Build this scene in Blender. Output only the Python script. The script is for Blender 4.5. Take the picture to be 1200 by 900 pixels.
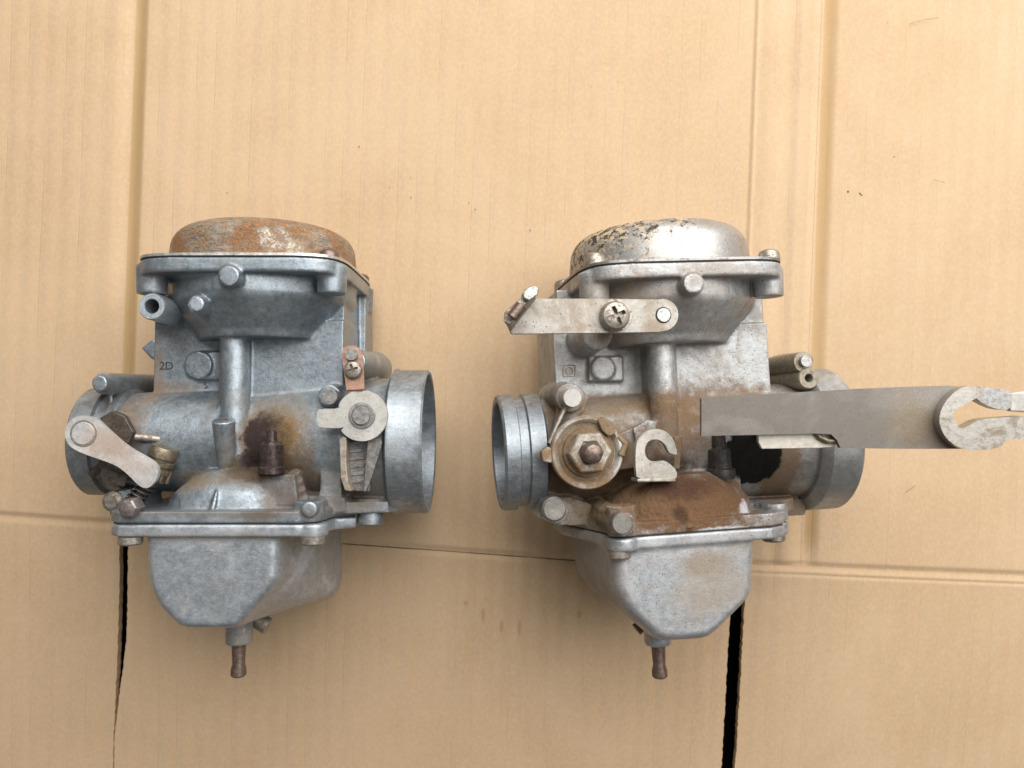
import bpy, bmesh, math, random
from math import radians as rad, sin, cos, pi
from mathutils import Vector, Matrix, noise
random.seed(7)
for o in list(bpy.data.objects): bpy.data.objects.remove(o, do_unlink=True)
SC = bpy.context.scene
COL = SC.collection
# ------------------------------------------------------------------ camera, sky, sun, exposure
FP, HC = 920.0, 350.0                      # focal length in photo pixels, camera height above the cardboard in mm
cam_d = bpy.data.cameras.new('camera'); cam = bpy.data.objects.new('camera', cam_d); COL.objects.link(cam)
cam_d.sensor_width = 36; cam_d.lens = 36*FP/1200; cam.location = (0, 0, HC/1000)
cam_d.clip_start = 0.01; cam_d.clip_end = 50
cam_d.dof.use_dof = True; cam_d.dof.focus_distance = 0.287; cam_d.dof.aperture_fstop = 14
SC.camera = cam
# indoors by a large window or open door above and to the right of the picture, dim room light from everywhere else
W = bpy.data.worlds.new('World'); SC.world = W; W.use_nodes = True
bg = W.node_tree.nodes['Background']; bg.inputs[0].default_value = (1.0, .95, .88, 1); bg.inputs[1].default_value = 0.22
win_d = bpy.data.lights.new('window_light', 'AREA'); win = bpy.data.objects.new('window_light', win_d); COL.objects.link(win)
win_d.shape = 'RECTANGLE'; win_d.size = 1.3; win_d.size_y = 1.0; win_d.energy = 23.5; win_d.color = (1.0, .975, .945)
win.location = (.28, .56, .68); win.rotation_euler = Vector((.28, .56, .68)).to_track_quat('Z', 'Y').to_euler()
SC.view_settings.view_transform = 'Standard'; SC.view_settings.look = 'None'
SC.view_settings.exposure = 0.0; SC.view_settings.gamma = 1; SC.view_settings.use_curve_mapping = False

# ------------------------------------------------------------------ material nodes
class NT:
    def __init__(s, name):
        s.m = bpy.data.materials.new(name); s.m.use_nodes = True; s.t = s.m.node_tree
        s.b = s.t.nodes['Principled BSDF']; s.L = s.t.links.new
        tc = s.t.nodes.new('ShaderNodeTexCoord')
        mp = s.t.nodes.new('ShaderNodeVectorMath'); mp.operation = 'SCALE'; mp.inputs[3].default_value = 1000
        s.L(tc.outputs['Object'], mp.inputs[0]); s.co = mp.outputs[0]      # millimetres in the thing's own space
    def put(s, sock, v):
        if isinstance(v, bpy.types.NodeSocket): s.L(v, sock)
        elif isinstance(v, (tuple, list)) and sock.type == 'RGBA': sock.default_value = (*v[:3], 1)
        else: sock.default_value = v
    def noise(s, scale, detail=4, rough=.55, dist=0, vec=None, w=0):
        n = s.t.nodes.new('ShaderNodeTexNoise'); s.L(vec or s.co, n.inputs['Vector'])
        if w:
            a = s.t.nodes.new('ShaderNodeVectorMath'); a.operation = 'ADD'; a.inputs[1].default_value = (w*37.1, w*11.7, w*5.3)
            s.L(vec or s.co, a.inputs[0]); s.L(a.outputs[0], n.inputs['Vector'])
        n.inputs['Scale'].default_value = scale; n.inputs['Detail'].default_value = detail
        n.inputs['Roughness'].default_value = rough; n.inputs['Distortion'].default_value = dist
        return n.outputs[0]
    def vor(s, scale, vec=None, feature='F1'):
        n = s.t.nodes.new('ShaderNodeTexVoronoi'); n.feature = feature
        s.L(vec or s.co, n.inputs['Vector']); n.inputs['Scale'].default_value = scale
        return n.outputs['Distance']
    def math(s, op, a, b=0.0, c=0.0):
        n = s.t.nodes.new('ShaderNodeMath'); n.operation = op
        s.put(n.inputs[0], a); s.put(n.inputs[1], b); s.put(n.inputs[2], c); return n.outputs[0]
    def ramp(s, v, lo, hi, a=0.0, b=1.0, smooth=True):
        n = s.t.nodes.new('ShaderNodeMapRange'); n.interpolation_type = 'SMOOTHSTEP' if smooth else 'LINEAR'
        s.put(n.inputs[0], v); n.inputs[1].default_value = lo; n.inputs[2].default_value = hi
        n.inputs[3].default_value = a; n.inputs[4].default_value = b; return n.outputs[0]
    def mix(s, f, a, b):
        n = s.t.nodes.new('ShaderNodeMix'); n.data_type = 'RGBA'
        s.put(n.inputs[0], f); s.put(n.inputs[6], a); s.put(n.inputs[7], b); return n.outputs[2]
    def vec(s, sc):
        n = s.t.nodes.new('ShaderNodeVectorMath'); n.operation = 'MULTIPLY'; s.L(s.co, n.inputs[0]); n.inputs[1].default_value = sc
        return n.outputs[0]
    def blob(s, c, r, soft=.45, rough=.6, nscale=.28, w=1):
        """1 inside an uneven ellipsoid (centre c, radii r in mm), 0 outside."""
        a = s.t.nodes.new('ShaderNodeVectorMath'); a.operation = 'SUBTRACT'; s.L(s.co, a.inputs[0]); a.inputs[1].default_value = c
        b = s.t.nodes.new('ShaderNodeVectorMath'); b.operation = 'DIVIDE'; s.L(a.outputs[0], b.inputs[0]); b.inputs[1].default_value = r
        l = s.t.nodes.new('ShaderNodeVectorMath'); l.operation = 'LENGTH'; s.L(b.outputs[0], l.inputs[0])
        n = s.noise(nscale, 6, .7, w=w)
        d = s.math('ADD', l.outputs['Value'], s.math('MULTIPLY', s.math('SUBTRACT', n, .5), rough*2))
        return s.ramp(d, 1-soft, 1+soft, 1, 0)
    def bump(s, h, dist, strength=1.0, prev=None):
        n = s.t.nodes.new('ShaderNodeBump'); n.inputs['Strength'].default_value = strength
        n.inputs['Distance'].default_value = dist/1000; s.L(h, n.inputs['Height'])
        if prev: s.L(prev, n.inputs['Normal'])
        return n.outputs[0]
    def done(s, col, rough, metal, nrm=None, **kw):
        s.put(s.b.inputs['Base Color'], col); s.put(s.b.inputs['Roughness'], rough); s.put(s.b.inputs['Metallic'], metal)
        if nrm: s.L(nrm, s.b.inputs['Normal'])
        for k, v in kw.items(): s.b.inputs[k].default_value = v
        return s.m

def cast_metal(name, c1, c2, metal=.75, r0=.3, r1=.52, speck=.5, film=.35, film_col=(.20, .15, .10), blobs=(), grain=1.0, dirt=0.0, dirt_col=(.22, .14, .075), scratch=0.0, wear=False, coat=.0):
    """weathered zinc casting: mottled grey, white oxide, dark pits, thin brown film, then separate stains"""
    n = NT(name)
    big = n.noise(.055, 6, .62, .6); mid = n.noise(.35, 8, .7, .3, w=2); fine = n.noise(2.4, 5, .75, w=3)
    col = n.mix(n.ramp(n.math('ADD', n.math('MULTIPLY', mid, .6), n.math('MULTIPLY', n.noise(.8, 6, .75, .1, w=25), .4)), .34, .66), c1, c2)
    col = n.mix(n.math('MULTIPLY', n.ramp(big, .50, .68), .32), col, tuple(min(1, c*1.35+.05) for c in c2))
    col = n.mix(n.math('MULTIPLY', n.ramp(fine, .55, .72), .35), col, tuple(c*.55 for c in c1))
    met = n.math('SUBTRACT', metal, n.math('MULTIPLY', n.ramp(big, .5, .7), .25))
    rgh = n.ramp(mid, .3, .7, r0, r1, False)
    if scratch:
        st = n.noise(1.0, 4, .7, .4, n.vec((.25, 1.6, .5)), w=4)
        col = n.mix(n.math('MULTIPLY', n.ramp(st, .56, .66), scratch), col, (.72, .74, .77))
    f = n.math('MULTIPLY', n.ramp(n.noise(.09, 7, .68, .8, w=5), .5, .68), film)
    col = n.mix(f, col, film_col); met = n.math('MULTIPLY', met, n.math('SUBTRACT', 1, n.math('MULTIPLY', f, .8)))
    gr = n.noise(1.25, 8, .82, .2, w=21)
    col = n.mix(n.math('MULTIPLY', n.ramp(gr, .54, .64), .30), col, tuple(c*.5 for c in c1)); col = n.mix(n.math('MULTIPLY', n.ramp(gr, .44, .36), .22), col, tuple(min(.85, c*1.3+.06) for c in c2))
    sp = n.math('MAXIMUM', n.math('MULTIPLY', n.ramp(n.vor(.85), .13, .21, 1, 0), n.ramp(n.noise(.16, 4, .6, w=6), .44, .54)), n.math('MULTIPLY', n.ramp(n.vor(.42), .07, .11, 1, 0), n.ramp(n.noise(.12, 4, .6, w=16), .46, .54)))
    sp = n.math('MAXIMUM', sp, n.math('MULTIPLY', n.ramp(n.noise(1.7, 3, .7, w=31), .66, .72), n.ramp(n.noise(.1, 4, .6, w=33), .40, .58)))
    sp = n.math('MULTIPLY', sp, speck); col = n.mix(sp, col, (.05, .042, .035))
    met = n.math('MULTIPLY', met, n.math('SUBTRACT', 1, sp))
    if dirt:
        d = n.math('MULTIPLY', n.ramp(n.math('ADD', n.noise(.05, 8, .72, .5, w=7), n.math('MULTIPLY', fine, .25)), .56, .72), dirt)
        col = n.mix(d, col, dirt_col); met = n.math('MULTIPLY', met, n.math('SUBTRACT', 1, d)); rgh = n.math('ADD', rgh, n.math('MULTIPLY', d, .3))
    if wear:
        gm = n.t.nodes.new('ShaderNodeNewGeometry')
        ed = n.math('MULTIPLY', n.ramp(n.math('ADD', gm.outputs['Pointiness'], n.math('MULTIPLY', n.math('SUBTRACT', n.noise(.5, 5, .7, w=41), .5), .05)), .525, .56), .6)
        col = n.mix(ed, col, tuple(min(.8, c*1.25+.12) for c in c2)); rgh = n.math('SUBTRACT', rgh, n.math('MULTIPLY', ed, .12))      # edges rubbed bright
    hb = n.math('ADD', n.math('MULTIPLY', fine, .6), n.math('MULTIPLY', mid, .7))
    for i, (c, r, bc, amt, *o) in enumerate(blobs):
        soft, rg = (o+[.45, .6])[:2] if o else (.45, .6)
        k = n.math('MULTIPLY', n.blob(c, r, soft, rg, w=i+8), amt)
        bcol = n.mix(n.ramp(fine, .35, .68), tuple(x*.72 for x in bc), tuple(min(1, x*1.3) for x in bc))
        col = n.mix(k, col, bcol)
        met = n.math('MULTIPLY', met, n.math('SUBTRACT', 1, k)); rgh = n.math('ADD', rgh, n.math('MULTIPLY', k, .3))
        hb = n.math('ADD', hb, n.math('MULTIPLY', n.math('MULTIPLY', k, n.noise(.75, 7, .8, w=3.3)), 4.5 if amt == .97 and r[0] > 20 else 1.1))
    if coat: n.put(n.b.inputs['Coat Weight'], n.math('MULTIPLY', n.ramp(met, .35, .75), coat))      # oily film on bare metal only
    return n.done(col, n.math('MINIMUM', rgh, .95), met, n.bump(hb, .38*grain, .65), **{'Specular IOR Level': .3, 'Coat Roughness': .28})

def metal(name, col, rough=.35, met=.9, var=.35, spot=None, spot_amt=.6, spot_scale=.5, lo=.5, hi=.62, bump=.08, brushed=None):
    n = NT(name); a = n.noise(.6, 7, .7, .4); f = n.noise(3, 4, .7, w=2)
    if brushed: a = n.noise(1, 5, .7, .2, n.vec(brushed))
    c = n.mix(n.ramp(a, .3, .7), tuple(x*(1-var) for x in col), tuple(min(1, x*(1+var*.6)) for x in col))
    m = met
    if spot:
        k = n.math('MULTIPLY', n.ramp(n.math('ADD', n.noise(spot_scale, 8, .72, .6, w=4), n.math('MULTIPLY', n.math('SUBTRACT', f, .5), .3)), lo, hi), spot_amt)
        c = n.mix(k, c, spot); m = n.math('SUBTRACT', met, n.math('MULTIPLY', k, met*.9))
        r = n.math('ADD', n.ramp(a, .3, .7, rough*.8, rough*1.3), n.math('MULTIPLY', k, .35))
    else: r = n.ramp(a, .3, .7, rough*.75, rough*1.35)
    return n.done(c, r, m, n.bump(n.math('ADD', a, n.math('MULTIPLY', f, .5)), bump, .6))

# ------------------------------------------------------------------ geometry helpers (millimetres)
class MB:
    def __init__(s): s.bm = bmesh.new()
    def _v(s, p): return s.bm.verts.new(p)
    def loft(s, rings, cap=True):
        rs = [[s._v(p) for p in r] for r in rings]; n = len(rs[0])
        for a, b in zip(rs, rs[1:]):
            for i in range(n): s.bm.faces.new((a[i], a[(i+1) % n], b[(i+1) % n], b[i]))
        if cap:
            for r in (rs[0][::-1], rs[-1]):
                f = s.bm.faces.new(r); f.normal_update()
                if n > 4: bmesh.ops.triangulate(s.bm, faces=[f], ngon_method='EAR_CLIP')
        return s
    def cyl(s, a, b, r, r2=None, seg=32):
        a, b = Vector(a), Vector(b); r2 = r if r2 is None else r2
        q = (b-a).to_track_quat('Z', 'Y'); n = range(seg)
        ring = lambda c, rr: [c + q @ Vector((rr*cos(2*pi*i/seg), rr*sin(2*pi*i/seg), 0)) for i in n]
        return s.loft([ring(a, r), ring(b, r2)])
    def lathe(s, o, ax, prof, seg=64, closed=False):
        """prof: (distance along the axis, radius); closed=True joins last to first (a ring)"""
        o = Vector(o); q = Vector(ax).normalized().to_track_quat('Z', 'Y')
        rs = [[s._v(o + q @ Vector((r*cos(2*pi*i/seg), r*sin(2*pi*i/seg), t))) for i in range(seg)] for t, r in prof]
        for a, b in list(zip(rs, rs[1:])) + ([(rs[-1], rs[0])] if closed else []):
            for i in range(seg): s.bm.faces.new((a[i], a[(i+1) % seg], b[(i+1) % seg], b[i]))
        if not closed:
            s.bm.faces.new(rs[0][::-1]); s.bm.faces.new(rs[-1])
        return s
    def box(s, lo, hi):
        x0, y0, z0 = lo; x1, y1, z1 = hi
        return s.loft([[(x0, y0, z0), (x1, y0, z0), (x1, y1, z0), (x0, y1, z0)], [(x0, y0, z1), (x1, y0, z1), (x1, y1, z1), (x0, y1, z1)]])
    def prism(s, pts, dz):
        """closed outline of 3-D points pushed dz along local z"""
        return s.loft([[Vector(p) + Vector((0, 0, dz)) for p in pts], [Vector(p) for p in pts]])
    def prism_y(s, xz, y0, y1): return s.loft([[(x, y0, z) for x, z in xz], [(x, y1, z) for x, z in xz]])
    def hull(s, pts):
        vs = [s._v(p) for p in pts]; r = bmesh.ops.convex_hull(s.bm, input=vs)
        bmesh.ops.delete(s.bm, geom=list({g for g in r['geom_interior'] + r['geom_unused'] if isinstance(g, bmesh.types.BMVert)}), context='VERTS')
        return s
    def tube(s, path, r, seg=12):
        """round bar along a path"""
        path = [Vector(p) for p in path]; rings = []; up = None
        for i, p in enumerate(path):
            t = (path[min(i+1, len(path)-1)] - path[max(i-1, 0)]).normalized()
            if up is None: up = t.orthogonal().normalized()
            up = (up - t*up.dot(t)).normalized(); w = t.cross(up)
            rr = r[i] if isinstance(r, (list, tuple)) else r
            rings.append([p + (up*cos(2*pi*k/seg) + w*sin(2*pi*k/seg))*rr for k in range(seg)])
        return s.loft(rings)
    def coil(s, a, b, R, r, turns):
        a, b = Vector(a), Vector(b); q = (b-a).to_track_quat('Z', 'Y'); n = int(turns*16); l = (b-a).length
        return s.tube([a + q @ Vector((R*cos(2*pi*i/16), R*sin(2*pi*i/16), l*i/n)) for i in range(n+1)], r, 8)
    def mesh(s, name):
        bmesh.ops.recalc_face_normals(s.bm, faces=s.bm.faces)
        for v in s.bm.verts: v.co *= .001
        me = bpy.data.meshes.new(name); s.bm.to_mesh(me); s.bm.free(); return me

def baked(me, mods, others=()):
    """mesh after a list of modifiers"""
    o = bpy.data.objects.new('temporary', me); COL.objects.link(o)
    for kind, kw in mods:
        m = o.modifiers.new(kind, kind)
        for k, v in kw.items(): setattr(m, k, v)
    bpy.context.view_layer.update()
    r = bpy.data.meshes.new_from_object(o.evaluated_get(bpy.context.evaluated_depsgraph_get()))
    bpy.data.objects.remove(o, do_unlink=True)
    for x in others: bpy.data.objects.remove(x, do_unlink=True)
    return r
def cast(mb, name, voxel=.5, it=5):
    me = baked(mb.mesh(name), [('REMESH', dict(mode='VOXEL', voxel_size=voxel/1000, use_smooth_shade=True)), ('SMOOTH', dict(factor=.5, iterations=it))])
    me.name = name
    for p in me.polygons: p.use_smooth = True
    return me
def cut(me, cutter):
    o = bpy.data.objects.new('cutter', cutter); COL.objects.link(o)
    return baked(me, [('BOOLEAN', dict(operation='DIFFERENCE', object=o, solver='EXACT'))], [o])
def link(name, me, m, parent=None, bevel=0, smooth=40, label=None):
    if isinstance(me, MB): me = me.mesh(name)
    me.materials.clear(); me.materials.append(m)
    o = bpy.data.objects.new(name, me); COL.objects.link(o)
    if parent: o.parent = parent
    if smooth:
        for p in me.polygons: p.use_smooth = True
        me.set_sharp_from_angle(angle=rad(smooth))
    if bevel:
        b = o.modifiers.new('bevel', 'BEVEL'); b.width = bevel/1000; b.segments = 2; b.limit_method = 'ANGLE'; b.angle_limit = rad(35); b.harden_normals = True
    if label: o['label'] = label
    return o
def circle2(cx, cy, r, a0=0, a1=360, n=24):
    return [(cx + r*cos(rad(a0+(a1-a0)*i/n)), cy + r*sin(rad(a0+(a1-a0)*i/n))) for i in range(n + (1 if abs(a1-a0) < 360 else 0))]

def rounded(pts, n=2):
    """corner-cutting: softens a measured outline"""
    for _ in range(n):
        q = []
        for a, b in zip(pts, pts[1:]+pts[:1]): q += [(a[0]*.75+b[0]*.25, a[1]*.75+b[1]*.25), (a[0]*.25+b[0]*.75, a[1]*.25+b[1]*.75)]
        pts = q
    return pts
class Frame:
    """a carburetor's own axes (x along the bore, y to the cover, z out of the top face) and where it lies on the cardboard"""
    def __init__(s, loc, rx, ry, rz):
        s.R = Matrix.Rotation(rad(rz), 3, 'Z') @ Matrix.Rotation(rad(ry), 3, 'Y') @ Matrix.Rotation(rad(rx), 3, 'X'); s.o = Vector(loc)
        s.RT = s.R.transposed()
    def P(s, px, py, z):
        """measured photo point -> local mm at local height z"""
        c = s.RT @ (Vector((0, 0, HC)) - s.o); d = s.RT @ Vector(((px-600)/FP, (450-py)/FP, -1)); return c + d*((z-c.z)/d.z)
    def PW(s, px, py, zw):
        """the same at a height above the cardboard"""
        k = (HC-zw)/FP; return s.RT @ (Vector(((px-600)*k, (450-py)*k, zw)) - s.o)
    def pts(s, l, z): return [s.P(x, y, z) for x, y in l]
    def post(s, mb, px, py, z1, z0, r, r0=None, seg=28):
        a = s.P(px, py, z1); return mb.cyl((a.x, a.y, z0), a, r0 or r, r, seg)
    def root(s, name, label, cat, group):
        e = bpy.data.objects.new(name, None); COL.objects.link(e); e.empty_display_size = .02
        e.matrix_world = Matrix.Translation(s.o/1000) @ s.R.to_4x4()
        e['label'] = label; e['category'] = cat; e['group'] = group; return e

# ------------------------------------------------------------------ cardboard the parts lie on
def cardboard_mat():
    n = NT('cardboard')
    # flutes run along v (object y): faint stripes every 8 mm, broken up
    xw = n.t.nodes.new('ShaderNodeSeparateXYZ'); n.L(n.co, xw.inputs[0])
    wob = n.noise(.02, 3, .5); u = n.math('ADD', xw.outputs[0], n.math('MULTIPLY', wob, 1.2))
    fl = n.math('FRACT', n.math('DIVIDE', u, 8.3)); tri = n.math('ABSOLUTE', n.math('SUBTRACT', fl, .5))
    long_ = n.noise(.05, 5, .6, .2, n.vec((4.0, .5, 1)), w=3)
    line = n.math('MULTIPLY', n.ramp(tri, .0, .055, 1, 0), n.ramp(long_, .42, .62))
    fib = n.noise(.62, 8, .8, .2, n.vec((1.2, .8, 1)), w=4); fine = n.noise(1.7, 4, .75, w=5); blot = n.noise(.018, 5, .6, .4, w=6)
    col = n.mix(n.ramp(blot, .3, .7), (.470, .333, .207), (.520, .380, .247))
    col = n.mix(n.math('MULTIPLY', n.ramp(fib, .42, .62), .30), col, (.66, .49, .31))
    col = n.mix(n.math('MULTIPLY', n.ramp(fine, .54, .68), .30), col, (.38, .235, .12))
    col = n.mix(n.math('MULTIPLY', line, .07), col, (.36, .20, .09))
    col = n.mix(n.math('MULTIPLY', n.ramp(n.math('SINE', n.math('MULTIPLY', u, 2*pi/8.3)), -1, 1), .18), col, (.42, .27, .14))
    # darker fibres and tiny pale flecks in the paper
    fk = n.math('MULTIPLY', n.ramp(n.vor(.55, n.vec((1, .55, 1))), .035, .06, 1, 0), n.ramp(n.noise(.3, 2, w=9), .52, .6))
    col = n.mix(n.math('MULTIPLY', fk, .55), col, (.25, .14, .07))
    fk2 = n.math('MULTIPLY', n.ramp(n.vor(.4, n.vec((.7, 1.2, 1))), .03, .05, 1, 0), n.ramp(n.noise(.3, 2, w=12), .52, .6))
    col = n.mix(n.math('MULTIPLY', fk2, .6), col, (.82, .70, .54))
    # rusty marks left between the two parts
    for i, (c, r) in enumerate((((-.5, -109, 0), (.9, 3.2, 20)), ((7.5, -109, 0), (.8, 3.4, 20)), ((-9, -104, 0), (.8, 3, 20)), ((34, -102, 0), (1, 1.6, 20)), ((-17, -99, 0), (1, 1.2, 20)))):
        col = n.mix(n.math('MULTIPLY', n.blob(c, r, .5, .9, .5, w=i+1), .4), col, (.33, .14, .05))
    crease_band = n.math('MAXIMUM', n.math('MULTIPLY', n.ramp(xw.outputs[0], -175.2, -174.6), n.ramp(xw.outputs[0], -169, -167.6, 1, 0)), n.math('MULTIPLY', n.ramp(xw.outputs[0], 133, 134), n.ramp(xw.outputs[0], 136, 141, 1, 0)))
    crease_band = n.math('MULTIPLY', crease_band, n.ramp(xw.outputs[1], -72, -60))
    col = n.mix(n.math('MULTIPLY', crease_band, n.ramp(long_, .2, .7, .5, .8)), col, (.40, .26, .115))          # darker tan band along the creases
    h = n.math('ADD', n.math('MULTIPLY', fib, .35), n.math('ADD', n.math('MULTIPLY', n.math('COSINE', n.math('MULTIPLY', u, 2*pi/8.3)), .9), n.math('MULTIPLY', line, -.6)))
    h = n.math('ADD', h, n.math('MULTIPLY', fine, .12))
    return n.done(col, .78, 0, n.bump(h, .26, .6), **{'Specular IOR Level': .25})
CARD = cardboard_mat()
TH = rad(2.2)
cb = bpy.data.objects.new('cardboard_box', None); COL.objects.link(cb); cb.rotation_euler = (0, 0, -TH)
cb['label'] = 'opened brown corrugated cardboard box lying flat under both carburetors'; cb['category'] = 'cardboard box'
def smooth(a, b, x):
    t = min(1, max(0, (x-a)/(b-a))); return t*t*(3-2*t)
def sheet(name, us, vs, hf, T=3.4, rag=(0, 0, 0, 0), slope=None):
    """corrugated sheet: top surface z = hf(u, v), real thickness; rag = raggedness of the (u0, u1, v0, v1) edges"""
    bm = bmesh.new(); nu, nv = len(us), len(vs); top = []; bot = []
    for j, v in enumerate(vs):
        for i, u in enumerate(us):
            du = dv = 0
            if i == 0: du = rag[0]*noise.noise((v*.5, 1.3, 0)) + rag[0]*.5*noise.noise((v*.08, 4, 0))
            if i == nu-1: du = rag[1]*noise.noise((v*.5, 7.7, 0)) + rag[1]*.5*noise.noise((v*.08, 9, 0))
            if j == 0: dv = rag[2]*noise.noise((u*.4, 2.2, 3))
            if j == nv-1: dv = rag[3]*noise.noise((u*.4, 5.2, 3))
            if slope: dv += slope*(u-us[0])*(1 if j in (0, nv-1) else 0)*0
            z = hf(u, v) + .12*noise.noise((u*.06, v*.02, 0)) + .25*noise.noise((u*.012, v*.012, 5))
            top.append(bm.verts.new(((u+du)/1000, (v+dv)/1000, z/1000))); bot.append(bm.verts.new(((u+du)/1000, (v+dv)/1000, (z-T)/1000)))
    f = lambda a: bm.faces.new(a)
    for j in range(nv-1):
        for i in range(nu-1):
            a = j*nu+i; f((top[a], top[a+1], top[a+nu+1], top[a+nu])); f((bot[a+nu], bot[a+nu+1], bot[a+1], bot[a]))
    rim = [(j*nu) for j in range(nv-1, -1, -1)] ; 
    loop = list(range(nu)) + [j*nu+nu-1 for j in range(1, nv)] + [(nv-1)*nu+i for i in range(nu-2, -1, -1)] + [j*nu for j in range(nv-2, 0, -1)]
    for a, b in zip(loop, loop[1:]+loop[:1]): f((bot[a], bot[b], top[b], top[a]))
    me = bpy.data.meshes.new(name); bm.to_mesh(me); bm.free()
    return link(name, me, CARD, cb, smooth=55)
def lin(a, b, n): return [a+(b-a)*i/n for i in range(n+1)]
def grid(a, b, marks, coarse):
    """a..b in coarse steps, refined to 0.5 mm near the marks"""
    s = set(round(x, 3) for x in lin(a, b, int((b-a)/coarse)))
    for m, w in marks:
        x = max(a, m-w)
        while x <= min(b, m+w): s.add(round(x, 3)); x += .5
    return sorted(s)
# fold lines (v of the horizontal folds as a function of u)
def vf(u): return -68.4 - .034*(u+200) - 1.4*smooth(-175, -165, u) + 4.0*smooth(101.5, 107.5, u) + .026*max(0, u-107)
def h_panel(u, v):
    z = 0
    z -= 2.2*smooth(-182, -174.8, u)*(1-smooth(-174.6, -167.8, u))      # left valley crease
    z += .5*(1-smooth(-200, -182, u))
    k = smooth(-84, -68, v)                                              # the creases fade out below the fold
    z += 1.1*max(0, 1-abs(u-102.9)/1.1)*k                                  # torn paper ridge
    z += (.9*smooth(104, 110, u)*(1-smooth(112, 121, u)) + 1.3*smooth(117, 123.5, u)*(1-smooth(124.5, 133, u)))*k
    z -= 1.9*smooth(125, 133.5, u)*(1-smooth(133.5, 140, u))*k
    z += .6*smooth(138, 150, u) - .03*max(0, u-150)
    z -= .9*(1-smooth(0, 3.0, v-vf(u)))                                  # falls into the fold
    return z
def h_flap(u, v):
    z = -.55*(1-smooth(0, 3.0, vf(u)-v)) - .06*max(0, vf(u)-v)          # the flaps hang a little
    z += .6*smooth(138, 150, u) - .03*max(0, u-150) + .5*(1-smooth(-200, -182, u))
    if u > 105: z += .25*smooth(0, 3, vf(u)-v) - .4*math.exp(-((vf(u)-v-3.6)/.7)**2)
    z += 1.1*math.exp(-((u-116)/9)**2 - ((v+80)/7)**2)
    return z
def skew(o, top=True):
    """lay the sheet's edge along the fold line"""
    for vtx in o.data.vertices:
        u, v = vtx.co.x*1000, vtx.co.y*1000
        f = vf(u)
        if top: w = max(0, min(1, (60-v)/(60+72))) ; vtx.co.y = (v + (f+72)*w)/1000
        else: w = max(0, min(1, (v+260)/(260-72))); vtx.co.y = (v + (f+72)*w)/1000
def fixh(hf, top): return lambda u, v: hf(u, v + (vf(u)+72)*(max(0, min(1, (60-v)/132)) if top else max(0, min(1, (v+260)/188))))
vt = sorted(set(lin(-71.9, -64, 16) + lin(-64, 60, 22) + lin(60, 330, 14)))
vb = sorted(set(lin(-330, -180, 20) + lin(-180, -90, 120) + lin(-90, -72.3, 34)))
marks = [(-175, 11), (103, 2), (120, 20)]
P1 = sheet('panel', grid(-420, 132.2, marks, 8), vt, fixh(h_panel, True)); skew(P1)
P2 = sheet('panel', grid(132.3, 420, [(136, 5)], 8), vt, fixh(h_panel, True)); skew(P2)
vb2 = vb[:-1] + [-71.93]
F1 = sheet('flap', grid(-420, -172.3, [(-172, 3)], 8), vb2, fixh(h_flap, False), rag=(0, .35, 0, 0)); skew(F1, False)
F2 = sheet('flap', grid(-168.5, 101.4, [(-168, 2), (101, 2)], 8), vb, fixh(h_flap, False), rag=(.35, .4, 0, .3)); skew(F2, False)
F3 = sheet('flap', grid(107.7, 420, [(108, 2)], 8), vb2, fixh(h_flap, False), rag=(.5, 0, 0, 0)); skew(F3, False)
# the left slot narrows to nothing near the picture's lower edge
for vtx in F1.data.vertices:
    if vtx.co.x*1000 > -180: vtx.co.x -= .0022*(1-smooth(-185, -100, vtx.co.y*1000))
for vtx in F2.data.vertices:
    if vtx.co.x*1000 < -160: vtx.co.x -= 0.0054*(1-smooth(-175, -110, vtx.co.y*1000))
n = NT('dark_floor'); FLOOR = n.done(n.mix(n.noise(.05), (.004, .0038, .0035), (.007, .0065, .006)), .9, 0)
fl = MB(); fl.box((-2500, -2500, -60), (2500, 2500, -48)); fl = link('floor', fl, FLOOR); fl['kind'] = 'structure'
gb = MB(); rg = random.Random(3)
GRIT = NT('grit').done((.06, .045, .035), .9, 0)
for i in range(70):
    x, y, r = rg.uniform(-220, 220), rg.uniform(-165, 165), rg.choice((.12, .15, .2, .22, .3))
    if i < 5: x, y, r = rg.gauss(-28, 12), rg.gauss(82, 7), rg.choice((.2, .3, .45))
    if i in (60, 61, 62, 63): x, y, r = 155 + rg.gauss(0, 6), 86 + rg.gauss(0, 1.2), rg.choice((.4, .6))
    e = rg.uniform(.6, 2.2); a = rg.uniform(0, pi)
    if -165 < x < -165.1: continue
    q = [Vector((rg.gauss(0, .5)*r*e, rg.gauss(0, .5)*r, .45 + rg.uniform(0, r))) for _ in range(8)]
    gb.hull([Vector((x + p.x*cos(a)-p.y*sin(a), y + p.x*sin(a)+p.y*cos(a), p.z - .2)) for p in q])
g = link('grit', gb, GRIT); g['kind'] = 'stuff'; g['label'] = 'tiny dark grit specks scattered over the cardboard'; g['category'] = 'grit'
for pts in (((1065, 29), (1078, 25), (1098, 22)), ((1093, 211), (1100, 213), (1106, 215)), ((1060, 577), (1066, 573), (1071, 568))):
    fb = MB(); fb.tube([((x-600)*.38, (450-y)*.38, .9+.3*i) for i, (x, y) in enumerate(pts)], .065, 6)
    fo = link('fibre', fb, GRIT); fo['category'] = 'fibre'; fo['group'] = 'loose fibres on the cardboard'
    fo['label'] = {1065: 'thin curved fibre on the cardboard near the top right corner', 1093: 'short dark fibre on the right cardboard panel above the flat steel arm', 1060: 'short fibre on the cardboard just below the flat steel arm'}[pts[0][0]]

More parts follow.
